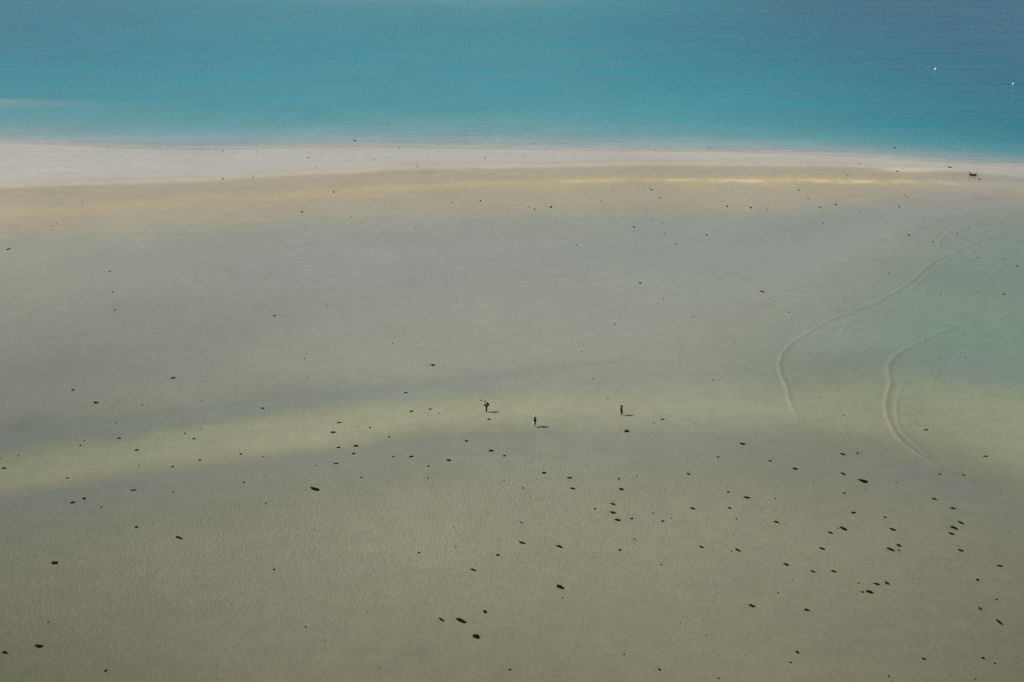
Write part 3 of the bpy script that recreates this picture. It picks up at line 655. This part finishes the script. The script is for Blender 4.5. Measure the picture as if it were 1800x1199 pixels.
def clump_mesh(c, seed):
    r = random.Random(seed)
    sc, dep = scale_at(c['y'])
    big = c['w'] > 7
    hm = (.035 + .006 * c['w']) if not c['f'] else .03
    wpx = max(c['w'] * (.9 if c['small'] else .97) * (.72 if c['y'] < 420 else 1) + .1, 1.6); p0 = at(c['x'] - wpx / 2, c['y'] - c['s'] * wpx / 2); p1 = at(c['x'] + wpx / 2, c['y'] + c['s'] * wpx / 2)
    A = (p1 - p0) / 2
    th = max(c['h'] * 1.15 + .5 - .22 * abs(c['s']) * wpx, .9 * c['h'])
    B = Vector((0, max((th - hm * sc * math.cos(dep) * .3) / (sc * math.sin(dep)), .34 * 2 * A.length) / 2, 0))
    n = 30 if big else 20 if not c['small'] else 12
    ph = [r.uniform(0, 6.28) for _ in range(5)]; am = [r.uniform(.04, .13), r.uniform(.06, .16), r.uniform(.03, .10), r.uniform(.02, .07)]
    def rad(t):
        v = 1 + am[0] * math.cos(t + ph[0]) + am[1] * math.cos(2 * t + ph[1]) * .6 + am[2] * math.cos(3 * t + ph[2]) + am[3] * math.cos(5 * t + ph[3])
        return v + (r.uniform(-.12, .14) if big else r.uniform(-.07, .08))
    rd = [rad(2 * math.pi * i / n) for i in range(n)]
    kink = (.55 if 12 < c['w'] < 15 and c['x'] < 600 else r.uniform(-.35, .35)) if big else 0
    lv = [(1.0, -.35), (.94, .45), (.70, .85), (.33, .95)]
    verts, faces = [], []
    for f_, z_ in lv:
        for i in range(n):
            t = 2 * math.pi * i / n; u = math.copysign(abs(math.cos(t)) ** .8, math.cos(t)) * rd[i] * f_; v = math.copysign(abs(math.sin(t)) ** .9, math.sin(t)) * rd[i] * f_ + kink * (u * u - .3)
            q = A * u + B * v
            verts.append((q.x, q.y, hm * z_ * (1 + r.uniform(-.22, .22)) if z_ > 0 else -.04))
    verts.append((0, 0, hm))
    for l in range(3):
        for i in range(n):
            a_, b_ = l * n + i, l * n + (i + 1) % n; faces.append((a_, b_, b_ + n, a_ + n))
    for i in range(n): faces.append((3 * n + i, 3 * n + (i + 1) % n, 4 * n))
    me = bpy.data.meshes.new('seaweed_clump'); me.from_pydata(verts, [], faces)
    for p in me.polygons: p.use_smooth = not big
    return me, A, B, hm, rd

ORD = ['nearest', 'second nearest', 'third nearest', 'fourth nearest', 'fifth nearest', 'sixth nearest', 'seventh nearest', 'eighth nearest', 'ninth nearest', 'tenth nearest', 'eleventh nearest', 'twelfth nearest']
SPECIAL = {(553, 859): ('large ragged black seaweed clump with a kinked outline, lower left of the leftmost walker', 'the kinked clump'),
 (810, 1091): ('largest black seaweed clump near the bottom edge, drawn out to a pointed tail', 'the tailed clump'),
 (1517, 845): ('long thick black seaweed clump just left of where the pool waves end', 'the long clump by the pool'),
 (984, 1032): ('big lone slanting black seaweed clump on the near sand below the middle', 'the big lone slanting clump'),
 (1757, 1094): ('stout black seaweed clump near the right edge, biggest of the lower right corner', 'the stout clump'),
 (96, 989): ('large black seaweed clump alone on the sand at the far left', 'the large clump far left'),
 (315, 945): ('slanting black seaweed clump alone on the sand between kinked clump and left edge', 'the slanting clump on the left'),
 (1482, 929): ('broad black seaweed clump with a small piece beside its left end', 'the broad clump'),
 (1528, 1041): ('biggest black clump of a tight group of five on the lower right', 'the biggest of the tight five'),
 (760, 641.7): ('lone oval black seaweed clump on the grey flat beyond the channel, above the walkers', 'the lone oval beyond the channel'),
 (623, 247.5): ('dark seaweed clump under the shallow sea, left of the middle', None),
 (1573, 259.8): ('dark seaweed clump under the shallow sea towards the right', None),
 (15, 437.5): ('dark slanting seaweed clump at the left edge of the far flat', None)}
LM = {'the leftmost walker': (855, 720), 'the walker with the white bag': (941, 746), 'the rightmost walker': (1092, 726), 'the dinghy': (1709, 308),
      'the lower left corner': (0, 1199), 'the lower right corner': (1800, 1199), 'the middle of the bottom edge': (900, 1199), 'the middle of the right edge': (1800, 600), 'the middle of the left edge': (0, 600),
      'the picture centre': (900, 600), 'the larger buoy': (1644, 122), 'the upper left corner': (0, 0), 'the middle of the top edge': (900, 0)}
main = [c for c in CL if not c['small']]
for (sx, sy), (lab, short) in SPECIAL.items():
    c = min(main, key=lambda c: math.hypot(c['x'] - sx, c['y'] - sy)); c['label'] = lab
    if short: LM[short] = (c['x'], c['y'])
cand = {}
for nm, (lx, ly) in LM.items():
    for sec, word in ((0, 'right of'), (1, 'below'), (2, 'left of'), (3, 'above')):
        mem = []
        for c in main:
            dx, dy = c['x'] - lx, c['y'] - ly
            d = math.hypot(dx, dy)
            if d < 1: continue
            ang = math.degrees(math.atan2(dy, dx)) % 360
            if int(((ang + 45) % 360) // 90) == sec: mem.append((d, id(c)))
        mem.sort()
        for r_, (d, i) in enumerate(mem[:12]): cand.setdefault(i, []).append((r_ * 60 + d, r_, word, nm))
for c in main:
    if 'label' in c: continue
    size = 'large' if c['w'] > 9.5 else 'middling' if c['w'] > 6.5 else 'small'
    asp = c['w'] / c['h']
    shape = 'slanting' if abs(c['s']) >= .25 else 'long' if asp > 2.9 else 'round' if asp < 1.9 else 'oval'
    k = sorted(cand.get(id(c), []))
    _, r_, word, nm = k[0] if k else (0, 0, 'by', 'the picture centre')
    c['label'] = f'{size} {shape} dark seaweed clump, {ORD[r_]} one {word} {nm}'
flecks = [c for c in CL if c['small']]
fc = {}
for nm, (lx, ly) in LM.items():
    for sec, word in ((0, 'right of'), (1, 'below'), (2, 'left of'), (3, 'above')):
        mem = sorted((math.hypot(c['x'] - lx, c['y'] - ly), id(c)) for c in flecks if int(((math.degrees(math.atan2(c['y'] - ly, c['x'] - lx)) + 45) % 360) // 90) == sec)
        for r_, (d, i) in enumerate(mem[:12]): fc.setdefault(i, []).append((r_ * 45 + d, r_, word, nm))
def fleck_zone(c):
    p = at(c['x'], c['y'])
    if p.y > c_pale(p.x): z = 'pale wet sand'
    elif p.y > c_tan0(p.x): z = 'tan sandbar'
    elif p.y > c_top(p.x): z = 'far grey flat'
    elif p.y > c_bot(p.x): z = 'pool bed'
    else: z = 'near sand'
    k = sorted(fc.get(id(c), []))
    side = 'left' if c['x'] < 600 else 'middle' if c['x'] < 1200 else 'right'
    if not k: return f'tiny dark weed fleck on the {z}, {side} third', f'weed flecks on the {z}'
    _, r_, word, nm = k[0]
    where = f', {ORD[r_]} one {word} {nm}'
    lab = f'tiny dark weed fleck on the {z}' + where
    if len(lab.split()) > 16: lab = 'tiny dark weed fleck' + where
    return lab, f'weed flecks on the {z}'
for i, c in enumerate(CL):
    me, A, B, hm, rd = clump_mesh(c, 100 + i)
    g = on_ground(c['x'], c['y'] + .2)
    small = c['small']
    m = M['weed_dull'] if c['f'] else M['weed_olive'] if small else M['weed']
    o = link('weed_fleck' if small else 'seaweed_clump', me, m); o.location = g
    if small:
        lab, grp = fleck_zone(c); tag(o, lab, 'seaweed', grp)
    else:
        tag(o, c['label'], 'seaweed', 'seaweed clumps stranded on the flat')
    if not small and c['w'] > 6.5:                # fronds that trail out of the larger clumps
        r = random.Random(900 + i)
        for q in range(4):
            t = (0 if q % 2 == 0 else math.pi) + r.uniform(-.7, .7); a0 = A * math.cos(t) * .85 + B * math.sin(t) * .85
            d = a0.normalized(); sd_ = Vector((-d.y, d.x, 0)); ln = r.uniform(.16, .34) * (A.length * 2) ** .5; wd = r.uniform(.03, .06); bend = r.uniform(-.5, .5)
            vv, ff = [], []
            for s_ in range(5):
                u = s_ / 4; cpt = a0 + d * ln * u + sd_ * bend * ln * u * u
                w_ = wd * (1 - .75 * u); zz = .035 * (1 - u) + .014
                vv += [tuple(cpt - sd_ * w_ + Vector((0, 0, zz - .012))), tuple(cpt + Vector((0, 0, zz + .008))), tuple(cpt + sd_ * w_ + Vector((0, 0, zz - .012)))]
                if s_:
                    b0 = (s_ - 1) * 3; ff += [(b0, b0 + 1, b0 + 4, b0 + 3), (b0 + 1, b0 + 2, b0 + 5, b0 + 4)]
            fm = bpy.data.meshes.new('frond'); fm.from_pydata(vv, [], ff)
            link('frond', fm, m, o)
print('clumps', len(CL), 'main', len(main), 'grid', NX, NY)
